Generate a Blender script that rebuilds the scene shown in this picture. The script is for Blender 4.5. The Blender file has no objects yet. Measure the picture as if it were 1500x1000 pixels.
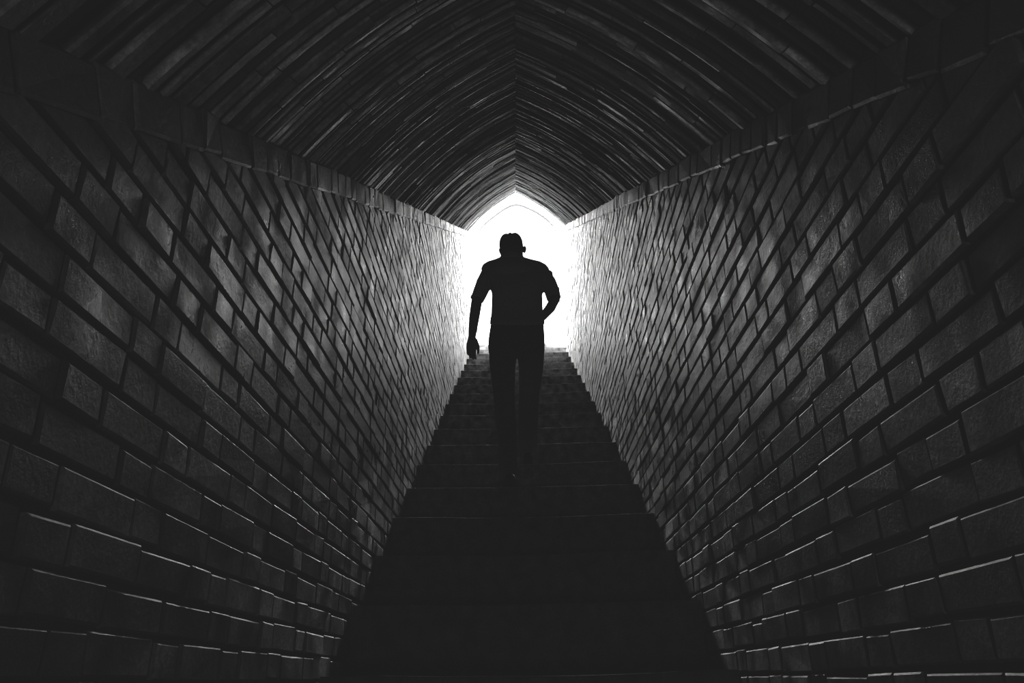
import bpy, bmesh, math, random
from mathutils import Vector, Matrix, noise

random.seed(11)
sc = bpy.context.scene
COL = sc.collection

# ------------------------------------------------------------------ camera frame
FPX = 1150.0
TH = math.radians(23.37)       # camera pitch
PHI = math.radians(29.81)      # slope of the stairs
PSI = 0.0075
ROLL = math.radians(1.0)
Fv = Vector((-math.sin(PSI)*math.cos(TH), math.cos(PSI)*math.cos(TH), math.sin(TH)))
U0 = Vector((math.sin(PSI)*math.sin(TH), -math.cos(PSI)*math.sin(TH), math.cos(TH)))
R0 = Vector((math.cos(PSI), math.sin(PSI), 0))
Rv = R0*math.cos(ROLL) - U0*math.sin(ROLL)
Uv = R0*math.sin(ROLL) + U0*math.cos(ROLL)

def at(px, py, Y):
    """the point of the person's body at distance Y that was measured at (px, py) in the photograph"""
    d = Fv + Rv*((px-750)/FPX) + Uv*((500-py)/FPX)
    return d*(Y/d.y)

def mpp(p):
    return p.dot(Fv)/FPX           # metres per pixel at p

cam = bpy.data.cameras.new('camera')
cam.sensor_width = 36.0
cam.lens = FPX/1500*36
cam.clip_start = 0.02
co = bpy.data.objects.new('camera', cam)
COL.objects.link(co)
M = Matrix.Identity(4)
for i in range(3):
    M[i][0] = Rv[i]; M[i][1] = Uv[i]; M[i][2] = -Fv[i]
co.matrix_world = M
sc.camera = co

# ------------------------------------------------------------------ tunnel frame
CP, SP = math.cos(PHI), math.sin(PHI)
XL, XR = -0.64, 0.664          # wall faces
NF = -1.307                    # stair nosing line, measured square to the slope
NSL, NSR = 0.300, 0.345        # springing of the vault, left and right
NR, XRID = 0.818, 0.016         # ridge
T0, T1 = -2.2, 10.62           # length of the tunnel
def tn(x, t, n):
    return Vector((x, t*CP - n*SP, t*SP + n*CP))
def yz_to_tn(y, z):
    return y*CP + z*SP, -y*SP + z*CP

# ------------------------------------------------------------------ materials
def new_mat(name):
    m = bpy.data.materials.new(name); m.use_nodes = True
    nt = m.node_tree
    return m, nt, nt.nodes['Principled BSDF']

def grey(v):
    return (v, v, v*1.02, 1)

def brick_mat(name, base, rough, spec=0.5, bump=0.5, attr=True, scale=1.0):
    m, nt, b = new_mat(name)
    N, L = nt.nodes, nt.links
    tc = N.new('ShaderNodeTexCoord')
    n1 = N.new('ShaderNodeTexNoise'); n1.inputs['Scale'].default_value = 9*scale; n1.inputs['Detail'].default_value = 6
    n2 = N.new('ShaderNodeTexNoise'); n2.inputs['Scale'].default_value = 70*scale; n2.inputs['Detail'].default_value = 8
    n2.inputs['Roughness'].default_value = 0.7
    L.new(tc.outputs['Object'], n1.inputs['Vector']); L.new(tc.outputs['Object'], n2.inputs['Vector'])
    r1 = N.new('ShaderNodeMapRange'); r1.inputs[1].default_value = 0.3; r1.inputs[2].default_value = 0.72
    r1.inputs[3].default_value = 0.35; r1.inputs[4].default_value = 1.5
    L.new(n1.outputs['Fac'], r1.inputs[0])
    r2 = N.new('ShaderNodeMapRange'); r2.inputs[1].default_value = 0.3; r2.inputs[2].default_value = 0.7
    r2.inputs[3].default_value = 0.5; r2.inputs[4].default_value = 1.5
    L.new(n2.outputs['Fac'], r2.inputs[0])
    mu = N.new('ShaderNodeMath'); mu.operation = 'MULTIPLY'
    L.new(r1.outputs[0], mu.inputs[0]); L.new(r2.outputs[0], mu.inputs[1])
    last = mu.outputs[0]
    if attr:
        a = N.new('ShaderNodeAttribute'); a.attribute_name = 'shade'
        m2 = N.new('ShaderNodeMath'); m2.operation = 'MULTIPLY'
        L.new(last, m2.inputs[0]); L.new(a.outputs['Fac'], m2.inputs[1]); last = m2.outputs[0]
    m3 = N.new('ShaderNodeMath'); m3.operation = 'MULTIPLY'; m3.inputs[1].default_value = base
    L.new(last, m3.inputs[0])
    cc = N.new('ShaderNodeCombineColor')
    for i in range(3): L.new(m3.outputs[0], cc.inputs[i])
    L.new(cc.outputs[0], b.inputs['Base Color'])
    rr = N.new('ShaderNodeMapRange'); rr.inputs[1].default_value = 0.3; rr.inputs[2].default_value = 0.7
    rr.inputs[3].default_value = rough-0.16; rr.inputs[4].default_value = rough+0.22
    L.new(n1.outputs['Fac'], rr.inputs[0]); L.new(rr.outputs[0], b.inputs['Roughness'])
    b.inputs['Specular IOR Level'].default_value = spec
    bp = N.new('ShaderNodeBump'); bp.inputs['Strength'].default_value = bump; bp.inputs['Distance'].default_value = 0.004
    L.new(n2.outputs['Fac'], bp.inputs['Height']); L.new(bp.outputs[0], b.inputs['Normal'])
    return m

def plain_mat(name, v, rough=0.8, nscale=40.0, bump=0.2, spec=0.3, var=0.25):
    m, nt, b = new_mat(name)
    N, L = nt.nodes, nt.links
    tc = N.new('ShaderNodeTexCoord')
    n = N.new('ShaderNodeTexNoise'); n.inputs['Scale'].default_value = nscale; n.inputs['Detail'].default_value = 6
    L.new(tc.outputs['Object'], n.inputs['Vector'])
    r = N.new('ShaderNodeValToRGB')
    r.color_ramp.elements[0].position = 0.3; r.color_ramp.elements[1].position = 0.7
    r.color_ramp.elements[0].color = grey(v*(1-var)); r.color_ramp.elements[1].color = grey(v*(1+var))
    L.new(n.outputs['Fac'], r.inputs[0]); L.new(r.outputs[0], b.inputs['Base Color'])
    b.inputs['Roughness'].default_value = rough
    b.inputs['Specular IOR Level'].default_value = spec
    bp = N.new('ShaderNodeBump'); bp.inputs['Strength'].default_value = bump; bp.inputs['Distance'].default_value = 0.003
    L.new(n.outputs['Fac'], bp.inputs['Height']); L.new(bp.outputs[0], b.inputs['Normal'])
    return m

M_WALL = brick_mat('wall_brick', 0.16, 0.40, spec=1.0, bump=0.6)
M_VAULT = brick_mat('vault_brick', 0.30, 0.52, spec=0.4, bump=0.5)
M_STONE = brick_mat('step_stone', 0.17, 0.9, spec=0.05, bump=0.5, attr=False, scale=1.8)
M_TREAD_SHADE = brick_mat('shade_dark_tread', 0.04, 0.9, spec=0.03, bump=0.3, attr=False)  # shade put into the colour of the lower treads, hides their lit edges
M_TREAD = brick_mat('bounce_pale_tread', 0.4, 0.8, spec=0.1, bump=0.3, attr=False)  # made pale to bounce sky light onto the lower walls
M_MORTAR = plain_mat('mortar', 0.04, 0.95, 60, 0.5, 0.1)
M_PLASTER = plain_mat('pale_plaster', 0.55, 0.9, 20, 0.1, 0.2, 0.08)
M_FRAME = plain_mat('weathered_frame', 0.10, 0.9, 20, 0.1, 0.1, 0.1)
M_GROUND = plain_mat('sunlit_ground', 0.6, 0.9, 6, 0.2, 0.2, 0.1)
M_SHIRT = plain_mat('dark_shirt_cloth', 0.25, 0.9, 120, 0.3, 0.1)
M_TROUSER = plain_mat('dark_trouser_cloth', 0.08, 0.9, 150, 0.3, 0.1)
M_SKIN = plain_mat('skin', 0.07, 0.6, 60, 0.1, 0.3, 0.1)
M_HAIR = plain_mat('dark_hair', 0.02, 0.7, 200, 0.6, 0.2)
M_SHOE = plain_mat('dark_leather', 0.015, 0.5, 80, 0.1, 0.3)
M_EYE = plain_mat('eye', 0.12, 0.3, 10, 0.0, 0.5, 0.02)

# ------------------------------------------------------------------ helpers
def link_mesh(name, verts, faces, mat, parent=None, smooth=False, shade=None, mats=None, fmat=None):
    me = bpy.data.meshes.new(name)
    me.from_pydata([tuple(v) for v in verts], [], faces)
    me.materials.append(mat)
    if mats:
        for mm in mats: me.materials.append(mm)
    if fmat:
        me.polygons.foreach_set('material_index', fmat)
    if shade is not None:
        a = me.attributes.new('shade', 'FLOAT', 'POINT')
        a.data.foreach_set('value', shade)
    if smooth:
        me.polygons.foreach_set('use_smooth', [True]*len(me.polygons))
    me.update()
    o = bpy.data.objects.new(name, me)
    COL.objects.link(o)
    if parent: o.parent = parent
    return o

def tag(o, label, cat, kind=None, group=None):
    o['label'] = label; o['category'] = cat
    if kind: o['kind'] = kind
    if group: o['group'] = group
    return o

# ------------------------------------------------------------------ brick walls
class Bricks:
    def __init__(s): s.v=[]; s.f=[]; s.sh=[]; s.fm=[]
    def brick(s, o, u, w, nrm, lu, lw, ch=0.006, back=0.05, shade=1.0, jit=0.002):
        """block whose face has corner o and edges u*lu, w*lw; nrm points out of the wall"""
        b = len(s.v)
        def J(): return random.uniform(-jit, jit)
        cs = [(0,0),(lu,0),(lu,lw),(0,lw)]
        ins = [(ch,ch),(lu-ch,ch),(lu-ch,lw-ch),(ch,lw-ch)]
        cj = [(J(),J(),J()) for _ in range(4)]
        for (a,c),j in zip(cs,cj): s.v.append(o+u*(a+j[0])+w*(c+j[1])-nrm*back)
        for (a,c),j in zip(cs,cj): s.v.append(o+u*(a+j[0])+w*(c+j[1])+nrm*(-ch*0.8+j[2]))
        for (a,c),j in zip(ins,cj): s.v.append(o+u*(a+j[0])+w*(c+j[1])+nrm*j[2])
        for i in range(4):
            k=(i+1)%4
            s.f.append((b+i,b+k,b+4+k,b+4+i)); s.f.append((b+4+i,b+4+k,b+8+k,b+8+i))
        s.f.append((b+8,b+9,b+10,b+11)); s.fm += [0]*9
        s.sh += [shade]*12
    def quad(s, pts, mi=1):
        b=len(s.v); s.v += pts; s.f.append(tuple(range(b,b+len(pts)))); s.fm.append(mi); s.sh += [1.0]*len(pts)

COURSE = 0.0712
def build_wall(side):
    X = XL if side=='left' else XR
    ns = NSL if side=='left' else NSR
    nrm = Vector((1,0,0)) if side=='left' else Vector((-1,0,0))
    B = Bricks()
    rnd = random.Random(5 if side=='left' else 9)
    U, W = Vector((0,1,0)), Vector((0,0,1))
    lo, hi = NF-0.75, ns-0.02
    zmin = T0*SP + lo*CP; zmax = T1*SP + hi*CP
    r = math.floor(zmin/COURSE)
    while r*COURSE < zmax:
        z = r*COURSE + 0.013
        zc = z + COURSE/2
        # the y range in which this course lies inside the sloping band
        ya = max((zc - hi/CP)/math.tan(PHI), 0) if False else (zc*1.0 - hi/CP)*(CP/SP)
        yb = (zc - lo/CP)*(CP/SP)
        y = math.floor((ya-0.4)/0.335)*0.335 + (0.17 if r%2 else 0.0) + rnd.uniform(-0.03,0.03)
        k = 0
        jm = 0.007
        while y < yb:
            L = (0.215 if k%2==0 else 0.105)*rnd.uniform(0.93,1.06)
            k += 1
            if rnd.random()<0.12: k += 1
            yc = y + L/2
            t, n = yz_to_tn(yc, zc)
            if lo < n < hi+0.03 and T0 < t < T1-0.03:
                hgt = (COURSE-0.0105)*rnd.uniform(0.94,1.05)
                dz = rnd.uniform(-0.0025,0.0025)
                # long waves in the courses keep the rows from looking ruled
                dz += 0.006*noise.noise(Vector((yc*0.8, zc*0.5, 3.0 if side=='left' else 8.0)))
                proud = rnd.gauss(0,0.0016)
                sh = max(0.3, rnd.gauss(1.0,0.34))
                o = Vector((X, y, z+dz)) + nrm*proud
                B.brick(o, U, W, nrm, L, hgt, ch=rnd.uniform(0.002,0.0045), shade=sh, jit=0.0016)
            y += L + jm*rnd.uniform(0.4,1.9)
        r += 1
    # rowlock course that follows the slope under the springing of the vault
    t = T0
    ut, un = Vector((0,CP,SP)), Vector((0,-SP,CP))
    while t < T1-0.06:
        L = rnd.choice((0.1,0.11,0.2))*rnd.uniform(0.85,1.1)
        o = tn(X, t, ns-0.082+rnd.uniform(-0.004,0.004)) + nrm*(0.007+rnd.gauss(0,0.0018))
        B.brick(o, ut, un, nrm, L, 0.085, ch=0.006, shade=max(0.5,rnd.gauss(0.8,0.18)), jit=0.003)
        t += L+0.005
    d = 0.0085
    xm = X - nrm.x*d
    B.quad([tn(xm,T0,lo), tn(xm,T1,lo), tn(xm,T1,ns+0.02), tn(xm,T0,ns+0.02)])
    # thickness of the wall and its end at the mouth
    xo = X - nrm.x*0.35
    B.quad([tn(xo,T0,lo), tn(xo,T1,lo), tn(xo,T1,ns+0.02), tn(xo,T0,ns+0.02)])
    B.quad([tn(xm,T1,lo), tn(xo,T1,lo), tn(xo,T1,ns+0.02), tn(xm,T1,ns+0.02)])
    o = link_mesh('wall_'+side, B.v, B.f, M_WALL, shade=B.sh, mats=[M_MORTAR], fmat=B.fm)
    tag(o, 'rough dark brick side wall with thick joints on the '+side+' of the stairway', 'wall', 'structure')
    return o
build_wall('left'); build_wall('right')

# ------------------------------------------------------------------ vault of leaning brick rings
LEAN = 0.52
def prof(side, u, off=0.0):
    """springing (u=0) to ridge (u=1); returns x, n and the inward normal"""
    xs, ns = (XL, NSL) if side=='left' else (XR, NSR)
    def p(u):
        v = u + 0.5*u*(1-u)*(1-0.3*u)
        return Vector((xs+(XRID-xs)*u, ns+(NR-ns)*v))
    a = p(u); b = p(u+0.001)-p(u-0.001)
    nn = Vector((b.y,-b.x)) if side=='left' else Vector((-b.y,b.x))
    nn.normalize()
    q = a + nn*off
    return q.x, q.y

def build_vault():
    rnd = random.Random(21)
    V=[];F=[];SH=[];FM=[]
    RP = 0.059
    kmax = int((T1-T0)/RP)
    for side in ('left','right'):
        for k in range(kmax):
            t = T0 + k*RP
            ringoff = rnd.gauss(0,0.0055)
            ring_tilt = rnd.gauss(0.0,0.0022)
            ringgap = rnd.uniform(0.008,0.03)
            u = 0.0
            first = True
            while u < 0.999:
                lu = rnd.uniform(0.2,0.36)
                if first: lu *= rnd.uniform(0.4,1.0); first=False
                u2 = min(1.0, u+lu)
                if 1.0-u2 < 0.1: u2 = 1.0
                off = ringoff + rnd.gauss(0,0.0014)
                tilt = ring_tilt + rnd.gauss(0,0.001)
                th = RP - ringgap - rnd.uniform(0,0.003)
                tt = t + rnd.uniform(-0.004,0.004)
                sh = max(0.45, rnd.gauss(1.0,0.25))
                nseg = max(2,int((u2-u)*14))
                ch = 0.005
                gap = 0.003
                b0 = len(V)
                # section across the ring: back, shoulder, soffit, soffit, shoulder, back
                sec = [(-0.05,0.0,0),(-ch+off-tilt,0.0,0),(off-tilt,ch,0),(off+tilt,th-ch,0),(-ch+off+tilt,th,0),(-0.05,th,0)]
                for i in range(nseg+1):
                    uu = u + gap*(1 if u>0 else 0) + (u2-u-gap*(1 if u>0 else 0))*i/nseg
                    for (o_,dt,_) in sec:
                        x,n = prof(side, uu, o_)
                        if side=='left': x=min(x,XRID+0.001)
                        else: x=max(x,XRID-0.001)
                        ns = NSL if side=='left' else NSR
                        V.append(tn(x, tt+dt+LEAN*(n-ns), n)); SH.append(sh)
                m = len(sec)
                for i in range(nseg):
                    for j in range(m-1):
                        a=b0+i*m+j
                        F.append((a,a+1,a+m+1,a+m)); FM.append(0)
                F.append(tuple(b0+j for j in range(m))); FM.append(0)
                F.append(tuple(b0+nseg*m+j for j in range(m))); FM.append(0)
                u = u2
        # mortar bed behind the rings and the outer skin that keeps daylight out
        for off in (-0.014, -0.30):
            b0=len(V); ns_=12
            for i in range(ns_+1):
                for te in (T0, T1-0.04):
                    x,n = prof(side, i/ns_, 0); 
                    x2,n2 = prof(side, i/ns_, off)
                    if off<-0.1: x2,n2 = (x*1.3, n+0.3)
                    ns = NSL if side=='left' else NSR
                    if i==ns_: x2 = XRID
                    V.append(tn(x2, te+LEAN*(n-ns), n2)); SH.append(1.0)
            for i in range(ns_):
                F.append((b0+2*i,b0+2*i+1,b0+2*i+3,b0+2*i+2)); FM.append(1)
    o = link_mesh('ceiling', V, F, M_VAULT, shade=SH, mats=[M_MORTAR], fmat=FM)
    tag(o, 'pointed brick vault of leaning rings over the stairway', 'ceiling', 'structure')
build_vault()

# ------------------------------------------------------------------ stairs
S = 0.495
TREAD, RISE = S*CP, S*SP
def nose(k):
    p = tn(0, 4.80+S*k, NF); return p.y, p.z
stairs = bpy.data.objects.new('staircase', None); COL.objects.link(stairs)
tag(stairs, 'steep flight of worn dark stone steps climbing to the bright opening', 'stairs', 'structure')
KTOP = 13
rs = random.Random(4)
for k in range(-13, KTOP+1):
    y0, z0 = nose(k)
    back = y0 + TREAD + 0.06 if k<KTOP else y0+0.9
    # worn tread: a cross-section across x that dips a little in the middle
    nx = 14
    V=[];F=[];FM=[]
    xa, xb = XL-0.03, XR+0.03
    dipc = rs.uniform(-0.1,0.1); dip = rs.uniform(0.004,0.012)
    prof_pts = [(-0.0,-RISE-0.05),(0.0,-0.002),(0.001,-0.0005),(0.002,0.0),(back-y0,0.0),(back-y0,-RISE-0.05)]
    for i in range(nx+1):
        x = xa+(xb-xa)*i/nx
        w = dip*max(0,1-((x-dipc)/0.5)**2)
        j = 0.004*noise.noise(Vector((x*6,k*3.1,0.5)))
        for m,(dy,dz) in enumerate(prof_pts):
            V.append(Vector((x, y0+dy+(j if m<4 else 0), z0+dz-(w if m in (1,2,3) else 0)+(j*0.6 if m in (1,2,3) else 0))))
    m=len(prof_pts)
    for i in range(nx):
        for j in range(m):
            a=i*m+j; b=i*m+(j+1)%m
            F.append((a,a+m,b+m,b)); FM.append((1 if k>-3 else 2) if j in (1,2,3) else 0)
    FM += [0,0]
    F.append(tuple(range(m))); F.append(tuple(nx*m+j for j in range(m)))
    link_mesh('step', V, F, M_STONE, stairs, mats=[M_TREAD, M_TREAD_SHADE], fmat=FM)

yt, zt = nose(KTOP)
# ground outside, level with the top step
ym = yt+0.9
V=[Vector((-9,ym,zt-0.005)),Vector((9,ym,zt-0.005)),Vector((9,ym+16,zt-0.005)),Vector((-9,ym+16,zt-0.005)),
   Vector((-9,ym,zt-0.3)),Vector((9,ym,zt-0.3)),Vector((9,ym+16,zt-0.3)),Vector((-9,ym+16,zt-0.3))]
g = link_mesh('ground', V, [(0,1,2,3),(7,6,5,4),(0,4,5,1),(1,5,6,2),(2,6,7,3),(3,7,4,0)], M_GROUND)
tag(g, 'pale sunlit ground outside beyond the top step', 'ground', 'structure')
# wall behind the viewer that closes the lower end
V=[tn(XL-0.4,T0,NF-0.4),tn(XR+0.4,T0,NF-0.4),tn(XR+0.4,T0,NR+0.4),tn(XL-0.4,T0,NR+0.4)]
V+= [v+Vector((0,-0.2*CP,-0.2*SP)) for v in V]
o = link_mesh('wall_rear', V, [(0,1,2,3),(7,6,5,4),(0,4,5,1),(1,5,6,2),(2,6,7,3),(3,7,4,0)], M_MORTAR)
tag(o, 'dark wall closing the lower end of the stairway behind the viewer', 'wall', 'structure')

# ------------------------------------------------------------------ arched door frame in the brightness
YD = yt + 0.35
def frame_path():
    pts=[]
    L, R_, A = (699,818,757)
    pts.append(at(699.5,503,YD)); pts.append(at(698.5,420,YD)); pts.append(at(698.0,352,YD))
    for px,py in ((700,343),(704,335),(710,328),(718,321),(728,313.5),(738,306.5),(748,301.5),(757,299.6),
                  (766,301.8),(776,306),(786,311),(796,317.5),(804,324),(811,332),(815.5,341)):
        pts.append(at(px,py,YD))
    pts.append(at(817.5,352,YD)); pts.append(at(819,420,YD)); pts.append(at(821,500,YD))
    pts[0].z = zt; pts[-1].z = zt
    return pts
def bar(path, w, d):
    V=[];F=[]
    for i,p in enumerate(path):
        a = path[max(0,i-1)]; b = path[min(len(path)-1,i+1)]
        t = (b-a).normalized(); s = Vector((0,1,0)); q = t.cross(s).normalized()
        for (e,f) in ((-1,-1),(1,-1),(1,1),(-1,1)):
            V.append(p+q*(w*e)+s*(d*f))
    for i in range(len(path)-1):
        for j in range(4):
            F.append((4*i+j,4*i+(j+1)%4,4*i+4+(j+1)%4,4*i+4+j))
    F.append((0,1,2,3)); n=4*len(path)-4; F.append((n+3,n+2,n+1,n))
    return V,F
V,F = bar(frame_path(), 0.006, 0.02)
o = link_mesh('door_1', V, F, M_FRAME)
tag(o, 'thin pale pointed-arch door frame standing in the glare of the opening', 'door frame', 'structure')

# ------------------------------------------------------------------ the climbing man
def ring(pxl, pxr, py, Y, dep, n=24, pw=2.3, tilt=0.5):
    a, b = at(pxl,py,Y), at(pxr,py,Y)
    c = (a+b)/2; hw = (b-a).length/2; xd = (b-a).normalized()
    out=[]
    for i in range(n):
        th = 2*math.pi*i/n
        cx, sx = math.cos(th), math.sin(th)
        e = 2.0/pw
        X_ = math.copysign(abs(cx)**e, cx)*hw; Y_ = math.copysign(abs(sx)**e, sx)*dep
        out.append(c + xd*X_ + Vector((0,Y_,Y_*tilt)))
    return out

class Vol:
    def __init__(s): s.v=[]; s.f=[]
    def loft(s, rings):
        b=len(s.v); n=len(rings[0])
        for r in rings: s.v += r
        for i in range(len(rings)-1):
            for j in range(n):
                k=(j+1)%n
                s.f.append((b+i*n+j,b+i*n+k,b+(i+1)*n+k,b+(i+1)*n+j))
        s.f.append(tuple(b+j for j in range(n))[::-1]); e=b+(len(rings)-1)*n
        s.f.append(tuple(e+j for j in range(n)))
    def tube(s, pts, radii, n=14, flat=None, flatdir=None, cap=True):
        """limb along pts; radii per point; flat = depth ratio along flatdir"""
        rings=[]
        pts=[Vector(p) for p in pts]
        if cap:
            d0=(pts[0]-pts[1]).normalized(); d1=(pts[-1]-pts[-2]).normalized()
            P=[pts[0]+d0*radii[0]*0.9, pts[0]+d0*radii[0]*0.6]+pts+[pts[-1]+d1*radii[-1]*0.6, pts[-1]+d1*radii[-1]*0.9]
            R=[radii[0]*0.4, radii[0]*0.8]+list(radii)+[radii[-1]*0.8, radii[-1]*0.4]
        else: P,R=pts,list(radii)
        prev=None
        for i,p in enumerate(P):
            a=P[max(0,i-1)]; b=P[min(len(P)-1,i+1)]
            t=(b-a).normalized()
            if flatdir is not None: q=flatdir-t*flatdir.dot(t)
            elif prev is None: q=Vector((0,1,0))-t*t.y
            else: q=prev-t*prev.dot(t)
            q.normalize(); prev=q; e=t.cross(q).normalized()
            fl = 1.0 if flat is None else flat
            rings.append([p+e*(math.cos(2*math.pi*j/n)*R[i])+q*(math.sin(2*math.pi*j/n)*R[i]*fl) for j in range(n)])
        s.loft(rings)
    def ball(s, c, rx, ry, rz, rot=None, n=18, m=12):
        rings=[]
        for i in range(1,m):
            ph=math.pi*i/m
            r=[]
            for j in range(n):
                th=2*math.pi*j/n
                p=Vector((math.sin(ph)*math.cos(th)*rx, math.sin(ph)*math.sin(th)*ry, -math.cos(ph)*rz))
                if rot is not None: p=rot@p
                r.append(c+p)
            rings.append(r)
        s.loft(rings)

def skin_mesh(name, vol, mat, voxel, smooth_it=4, parent=None):
    me=bpy.data.meshes.new(name+'_source'); me.from_pydata([tuple(v) for v in vol.v],[],vol.f); me.update()
    bm=bmesh.new(); bm.from_mesh(me); bmesh.ops.recalc_face_normals(bm,faces=bm.faces); bm.to_mesh(me); bm.free()
    o=bpy.data.objects.new(name+'_source',me); COL.objects.link(o)
    r=o.modifiers.new('remesh','REMESH'); r.mode='VOXEL'; r.voxel_size=voxel; r.use_smooth_shade=True
    s=o.modifiers.new('smooth','SMOOTH'); s.factor=0.5; s.iterations=smooth_it
    dg=bpy.context.evaluated_depsgraph_get(); dg.update()
    ne=bpy.data.meshes.new_from_object(o.evaluated_get(dg))
    bpy.data.objects.remove(o); bpy.data.meshes.remove(me)
    ne.name=name; ne.materials.clear(); ne.materials.append(mat)
    ne.polygons.foreach_set('use_smooth',[True]*len(ne.polygons))
    q=bpy.data.objects.new(name,ne); COL.objects.link(q)
    if parent: q.parent=parent
    return q

YB = 4.60
# --- torso: (left px, right px, py, Y, half depth)
TORSO = [(716,797.5,512,4.585,0.112),(716.5,797.5,498,4.585,0.118),(718,797,485,4.59,0.118),(720,795.5,472,4.595,0.112),
         (720.5,794.5,460,4.60,0.112),(721,794,446,4.605,0.115),(721.5,793.5,432,4.61,0.120),
         (719,795.5,419,4.615,0.122),(714,799,409,4.62,0.116),(707.5,804,401,4.625,0.104),(705.5,803.5,393,4.635,0.086),
         (708.5,798.5,387,4.645,0.074),(715.5,790,382.6,4.655,0.068),(726,777,379.6,4.665,0.064),(732,768,377,4.67,0.062)]
def torso_rings(grow):
    out=[]
    for (l,r,py,Y,d) in TORSO:
        g=grow/mpp(at(757,py,Y))
        out.append(ring(l-g,r+g,py,Y,d+grow))
    return out
sh_l = at(716,402,4.63); el_l = at(698,443,4.60); wr_l = at(691.7,491,4.64)
sh_r = at(797,405,4.63); el_r = at(812.5,439,4.56); wr_r = at(794,465,4.72)
def pxr(p, r): return r*mpp(p)

body = Vol()
body.loft(torso_rings(-0.030)[:11])
# neck and head
hc = at(750,367,4.73)                       # centre of the skull, bowed forward
tiltm = Matrix.Rotation(math.radians(-26),3,'X') @ Matrix.Rotation(math.radians(-8),3,'Y')
neck0 = at(750,388,4.66)
body.tube([neck0, at(750,377,4.69), hc+tiltm@Vector((0,-0.01,-0.06))],[0.084,0.080,0.07],n=16)
body.ball(hc+tiltm@Vector((0,-0.008,0.02)),0.077,0.094,0.092,tiltm)      # cranium
body.ball(hc+tiltm@Vector((0,0.030,-0.045)),0.060,0.066,0.085,tiltm)      # face and jaw
body.ball(hc+tiltm@Vector((0,0.072,-0.112)),0.026,0.022,0.020,tiltm)      # chin
body.tube([hc+tiltm@Vector((0,0.094,-0.005)),hc+tiltm@Vector((0,0.108,-0.030)),hc+tiltm@Vector((0,0.116,-0.048))],[0.010,0.012,0.017],n=10)  # nose
for sx in (-1,1):
    body.ball(hc+tiltm@Vector((sx*0.030,0.086,0.014)),0.024,0.012,0.009,tiltm)        # brow
    body.ball(hc+tiltm@Vector((sx*0.036,0.076,-0.040)),0.020,0.018,0.018,tiltm)      # cheek
    er = tiltm@Matrix.Rotation(math.radians(sx*24),3,'Z')
    body.ball(hc+tiltm@Vector((sx*0.083+0.004,-0.004,-0.002)),0.010,0.020,0.030,er)          # ear
    body.ball(hc+tiltm@Vector((sx*0.080+0.003,0.000,-0.026)),0.009,0.011,0.012,er)
body.tube([hc+tiltm@Vector((-0.024,0.089,-0.078)),hc+tiltm@Vector((0,0.098,-0.078)),hc+tiltm@Vector((0.024,0.089,-0.078))],[0.006,0.009,0.006],n=8)  # lips
# arms
body.tube([sh_l, at(704,420,4.615), el_l, at(695,463,4.615), wr_l],[pxr(sh_l,7.5),pxr(el_l,8.2),pxr(el_l,8.2),pxr(el_l,7.8),pxr(wr_l,5.8)])
body.tube([sh_r, at(807.5,420,4.595), el_r, at(806,451,4.63), wr_r],[pxr(sh_r,7),pxr(el_r,8.0),pxr(el_r,8.0),pxr(el_r,7.6),pxr(wr_r,5.8)])

def hand(vol, wrist, along, across, palmn, side, curl, lens=1.0):
    """along: wrist to knuckles; across: towards the thumb side; palmn: out of the palm"""
    a,c,p = along.normalized(), across.normalized(), palmn.normalized()
    L=0.088*lens
    k=wrist+a*L
    vol.tube([wrist-a*0.015, wrist+a*0.02, wrist+a*0.055, k],[0.024,0.030,0.037,0.035],n=14,flat=0.48,flatdir=p)
    fl=[(0.026,0.072,0.0082),(0.0085,0.080,0.0086),(-0.009,0.074,0.0083),(-0.0255,0.058,0.0074)]
    for i,(off,ln,r) in enumerate(fl):
        p0=k+c*off*0.98-a*0.018
        d=a*1.0+c*off*1.2; d.normalize()
        cur=curl*(1.0+0.12*i)
        q=[p0,p0+d*0.02]
        ang=0.0
        for seg in (0.46,0.31,0.23):
            ang+=cur
            dd=d*math.cos(ang)+p*math.sin(ang)
            q.append(q[-1]+dd*ln*seg*lens)
        vol.tube(q,[r*1.1,r*1.1,r,r*0.95,r*0.8],n=10)
    # thumb from the side of the palm near its base
    t0=wrist+a*0.022+c*0.018+p*0.010
    d1=(a*0.8+c*0.42+p*0.3).normalized(); d2=(a*0.97+c*0.08+p*0.25).normalized(); d3=(a*0.98-c*0.08+p*0.3).normalized()
    t1=t0+d1*0.040*lens; t2=t1+d2*0.034*lens; t3=t2+d3*0.026*lens
    vol.tube([t0,t1,t2,t3],[0.0155,0.0125,0.0105,0.0085],n=10)

# hanging hand, palm turned back, thumb towards the thigh
hl_end = at(690.5,508,4.665)
hand(body, wr_l+ (hl_end-wr_l)*0.12, (hl_end-wr_l), Vector((0.86,0.45,0)), Vector((0.42,-0.9,-0.1)), 'l', 0.20, 0.92)
# hand resting on the front of the hip
hr_k = at(778,473,4.775)
hand(body, wr_r, (hr_k-wr_r), Vector((0.1,0.35,0.9)), Vector((0.15,-1,-0.1)), 'r', 0.28, 0.95)
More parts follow.
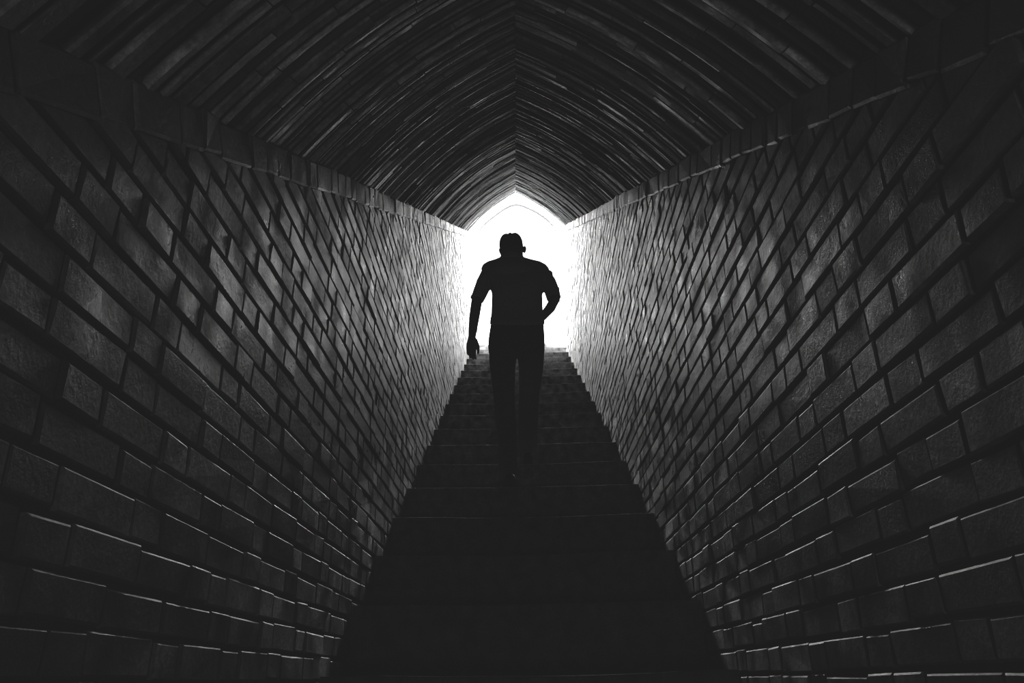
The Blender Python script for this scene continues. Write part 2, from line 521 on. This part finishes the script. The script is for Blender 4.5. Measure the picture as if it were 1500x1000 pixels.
# legs
hip_l = at(738,512,4.585); hip_r = at(776,512,4.59)
kn_l = at(742,600,4.575); an_l = at(748,690,4.52)
kn_r = at(774.5,583,4.93); an_r = at(772,662,4.93)
body.tube([hip_l, at(738,545,4.585), kn_l, at(743,640,4.53), an_l],[0.074,0.072,0.052,0.052,0.040])
body.tube([hip_r, at(776,545,4.76), kn_r, at(774,620,4.90), an_r],[0.074,0.072,0.052,0.050,0.040])
yL, zL = nose(-1); yR, zR = nose(0)
foot_l = Vector((at(747,700,4.5).x, 4.50, zL)); foot_r = Vector((at(773,670,4.95).x, 4.95, zR))
for f,an in ((foot_l,an_l),(foot_r,an_r)):
    body.tube([an, Vector((f.x, f.y-0.0, f.z+0.055)), Vector((f.x,f.y+0.13,f.z+0.035))],[0.038,0.034,0.028])
man = skin_mesh('person', body, M_SKIN, 0.0052, 3)
tag(man, 'person in short-sleeved shirt climbing the steps, head bowed, one arm bent to hip', 'person')

# --- shirt: torso and short sleeves
v=Vol()
tr=torso_rings(0.004)
v.loft(tr[4:])
# bloused hem over the waistband
v.loft([ring(717.6,797.8,475,4.595,0.138),ring(718.0,797.8,468,4.595,0.136),ring(719.5,796.5,461,4.60,0.126),ring(721,795,452,4.60,0.112)])
v.tube([at(717.5,399,4.63), at(709.5,414,4.622), at(704,427,4.612), at(699,438.5,4.604)],
       [pxr(sh_l,12),pxr(sh_l,11.6),pxr(sh_l,10.9),pxr(sh_l,9.8)],n=18,cap=False)
v.tube([at(697.6,437,4.604), at(694,435,4.604), at(688.8,435,4.604)],[pxr(sh_l,4.5),pxr(sh_l,4.5),pxr(sh_l,2.2)],n=8,cap=False)
v.tube([at(795,402,4.63), at(803.5,414.5,4.615), at(808.5,426,4.595), at(811.3,437,4.572)],
       [pxr(sh_r,11.8),pxr(sh_r,11.6),pxr(sh_r,11),pxr(sh_r,10.4)],n=18,cap=False)
v.ball(at(803,401.5,4.625),0.032,0.045,0.022)
v.ball(at(750,389,4.60),0.12,0.055,0.055)
v.ball(at(750,398,4.57),0.15,0.06,0.08)
v.tube([at(750,388,4.65),at(750,380.5,4.665)],[0.092,0.086],n=20,cap=False)      # collar
shirt=skin_mesh('shirt', v, M_SHIRT, 0.006, 3, man)
shirt['label']='dark short-sleeved shirt'

# --- trousers
v=Vol()
v.loft([ring(722,790,523.5,4.59,0.060),ring(717.5,796.2,520,4.59,0.095),ring(716,797.5,517,4.588,0.112),ring(714.8,798.2,508,4.585,0.122),ring(715.6,798,495,4.585,0.127),
        ring(717.6,797,482,4.59,0.124),ring(719.8,796,469,4.595,0.118)])
def leg(rows):
    v.loft([ring(l,r,py,Y,d,n=18,pw=2.1) for (l,r,py,Y,d) in rows])
leg([(731.5,756.5,700,4.52,0.062),(731,757.5,680,4.515,0.066),(730,757.5,655,4.525,0.068),(727,757.2,625,4.54,0.072),(724.5,755.0,600,4.565,0.075),
     (722,753.6,572,4.575,0.082),(719,753.4,548,4.58,0.092),(716.3,756.3,525,4.585,0.105),(716,757.5,508,4.585,0.112)])
leg([(759.5,786,664,4.94,0.060),(759,787.5,645,4.925,0.064),(758,788.5,622,4.92,0.068),(759.6,789.2,598,4.925,0.074),
     (760.4,790.2,578,4.90,0.082),(760.6,793.0,560,4.83,0.092),(760.2,795.5,542,4.74,0.100),(758,796.8,525,4.66,0.106),(757,797.6,508,4.61,0.112)])
trousers=skin_mesh('trousers', v, M_TROUSER, 0.0065, 3, man)
trousers['label']='dark long trousers'
# --- hair: a cap over the skull with a ragged crown
v=Vol()
v.ball(hc+tiltm@Vector((0,-0.014,0.026)),0.0825,0.096,0.090,tiltm)
for sx in (-1,1):
    v.ball(hc+tiltm@Vector((sx*0.030,-0.02,0.040)),0.052,0.085,0.078,tiltm)
v.ball(hc+tiltm@Vector((0,-0.040,-0.018)),0.072,0.052,0.050,tiltm)
for i in range(14):
    a=rs.uniform(0,2*math.pi); e=rs.uniform(0.25,1.45)
    d=Vector((math.cos(a)*math.cos(e)*0.076,math.sin(a)*math.cos(e)*0.094-0.014,math.sin(e)*0.097+0.03))
    if d.y>0.03: continue
    v.ball(hc+tiltm@d,0.012,0.012,0.010,tiltm,n=8,m=6)
v.ball(hc+tiltm@Vector((0.036,-0.03,0.104)),0.012,0.014,0.014,tiltm,n=8,m=6)
hair=skin_mesh('hair', v, M_HAIR, 0.005, 1, man)
hair['label']='short dark hair'
# --- eyes
for sx in (-1,1):
    v=Vol(); v.ball(hc+tiltm@Vector((sx*0.029,0.0765,-0.008)),0.0105,0.0105,0.008,tiltm,n=12,m=8)
    e=link_mesh('eye', v.v, v.f, M_EYE, man, smooth=True)
# --- shoes
for f in (foot_l, foot_r):
    v=Vol()
    x,y,z=f
    def rr(yy,w,h,zc): 
        return [Vector((x+math.cos(2*math.pi*i/16)*w, yy, z+max(0.006, zc+math.sin(2*math.pi*i/16)*h))) for i in range(16)]
    v.loft([rr(y-0.088,0.018,0.030,0.035),rr(y-0.075,0.032,0.042,0.042),rr(y-0.02,0.038,0.055,0.050),rr(y+0.05,0.040,0.046,0.042),
            rr(y+0.11,0.047,0.034,0.032),rr(y+0.16,0.044,0.026,0.026),rr(y+0.195,0.026,0.018,0.020)])
    s_=skin_mesh('shoe', v, M_SHOE, 0.006, 2, man)
    bx=Vol()
    def sr(zz,g):
        pts=[(-0.03,-0.088),(0.03,-0.088),(0.038,-0.06),(0.038,0.02),(0.048,0.1),(0.044,0.165),(0.02,0.2),(-0.02,0.2),(-0.044,0.165),(-0.048,0.1),(-0.038,0.02),(-0.038,-0.06)]
        return [Vector((x+a*g,y+b*g,z+zz)) for a,b in pts]
    bx.loft([sr(0.0,1.0),sr(0.018,1.02)])
    link_mesh('sole', bx.v, bx.f, M_SHOE, s_)

# ------------------------------------------------------------------ light
w = bpy.data.worlds.new('sky'); sc.world = w; w.use_nodes = True
nt = w.node_tree; bg = nt.nodes['Background']
tc = nt.nodes.new('ShaderNodeTexCoord'); sp = nt.nodes.new('ShaderNodeSeparateXYZ')
nt.links.new(tc.outputs['Generated'], sp.inputs[0])
rp = nt.nodes.new('ShaderNodeValToRGB')
e_ = rp.color_ramp.elements
SKY_TOP = 185.0
e_[0].position=0.0; e_[0].color=(1.5/SKY_TOP,)*3+(1,)
e_[1].position=1.0; e_[1].color=(3.5/SKY_TOP,)*3+(1,)
for p_, c_ in ((0.36,1.0),(0.395,4.5),(0.45,4.5),(0.48,1.9),(0.555,2.6),(0.595,185.0),(0.635,185.0),(0.70,5.0)):
    q_ = e_.new(p_); q_.color=(c_/SKY_TOP,)*3+(1,)
nt.links.new(sp.outputs['Z'], rp.inputs[0]); nt.links.new(rp.outputs[0], bg.inputs['Color'])
bg.inputs['Strength'].default_value = SKY_TOP

# portal at the mouth guides the sky sampling into the tunnel
pl = bpy.data.lights.new('sky_portal','AREA'); pl.shape='RECTANGLE'; pl.size=1.34; pl.size_y=2.3
pl.cycles.is_portal=True
po = bpy.data.objects.new('sky_portal', pl); COL.objects.link(po)
po.location = tn(0.012,T1+0.30,-0.19)
po.rotation_euler = Vector((0,-CP,-SP)).to_track_quat('-Z','Y').to_euler()

# weak fill light added behind the viewer to lift the man and steps
al = bpy.data.lights.new('dim_fill','AREA'); al.size=0.5; al.energy=1.3; al.spread=math.radians(60)
ao = bpy.data.objects.new('dim_fill', al); COL.objects.link(ao)
ao.location = tn(0.35,-1.4,0.35); ao.rotation_euler = (tn(-0.15,6.0,-0.1)-tn(0.35,-1.4,0.35)).to_track_quat('-Z','Y').to_euler()

# ------------------------------------------------------------------ film response
sc.view_settings.view_transform='Standard'
sc.view_settings.look='None'
sc.view_settings.exposure=0.0
vs = sc.view_settings
vs.use_curve_mapping = True
cv = vs.curve_mapping.curves[3]
cv.points[0].location = (0.0, 0.0116); cv.points[1].location = (1.0, 1.0)   # film base fog and toe
for a_, b_ in ((0.01,0.0142),(0.025,0.0225),(0.05,0.043),(0.12,0.122),(0.40,0.35),(0.80,0.68)):
    cv.points.new(a_, b_)
for p_ in cv.points: p_.handle_type = 'VECTOR'
vs.curve_mapping.use_clip = False
vs.curve_mapping.extend = 'EXTRAPOLATED'
vs.curve_mapping.update()
sc.cycles.use_adaptive_sampling = False
sc.cycles.max_bounces=8; sc.cycles.diffuse_bounces=6; sc.cycles.glossy_bounces=4
sc.cycles.sample_clamp_indirect=12.0
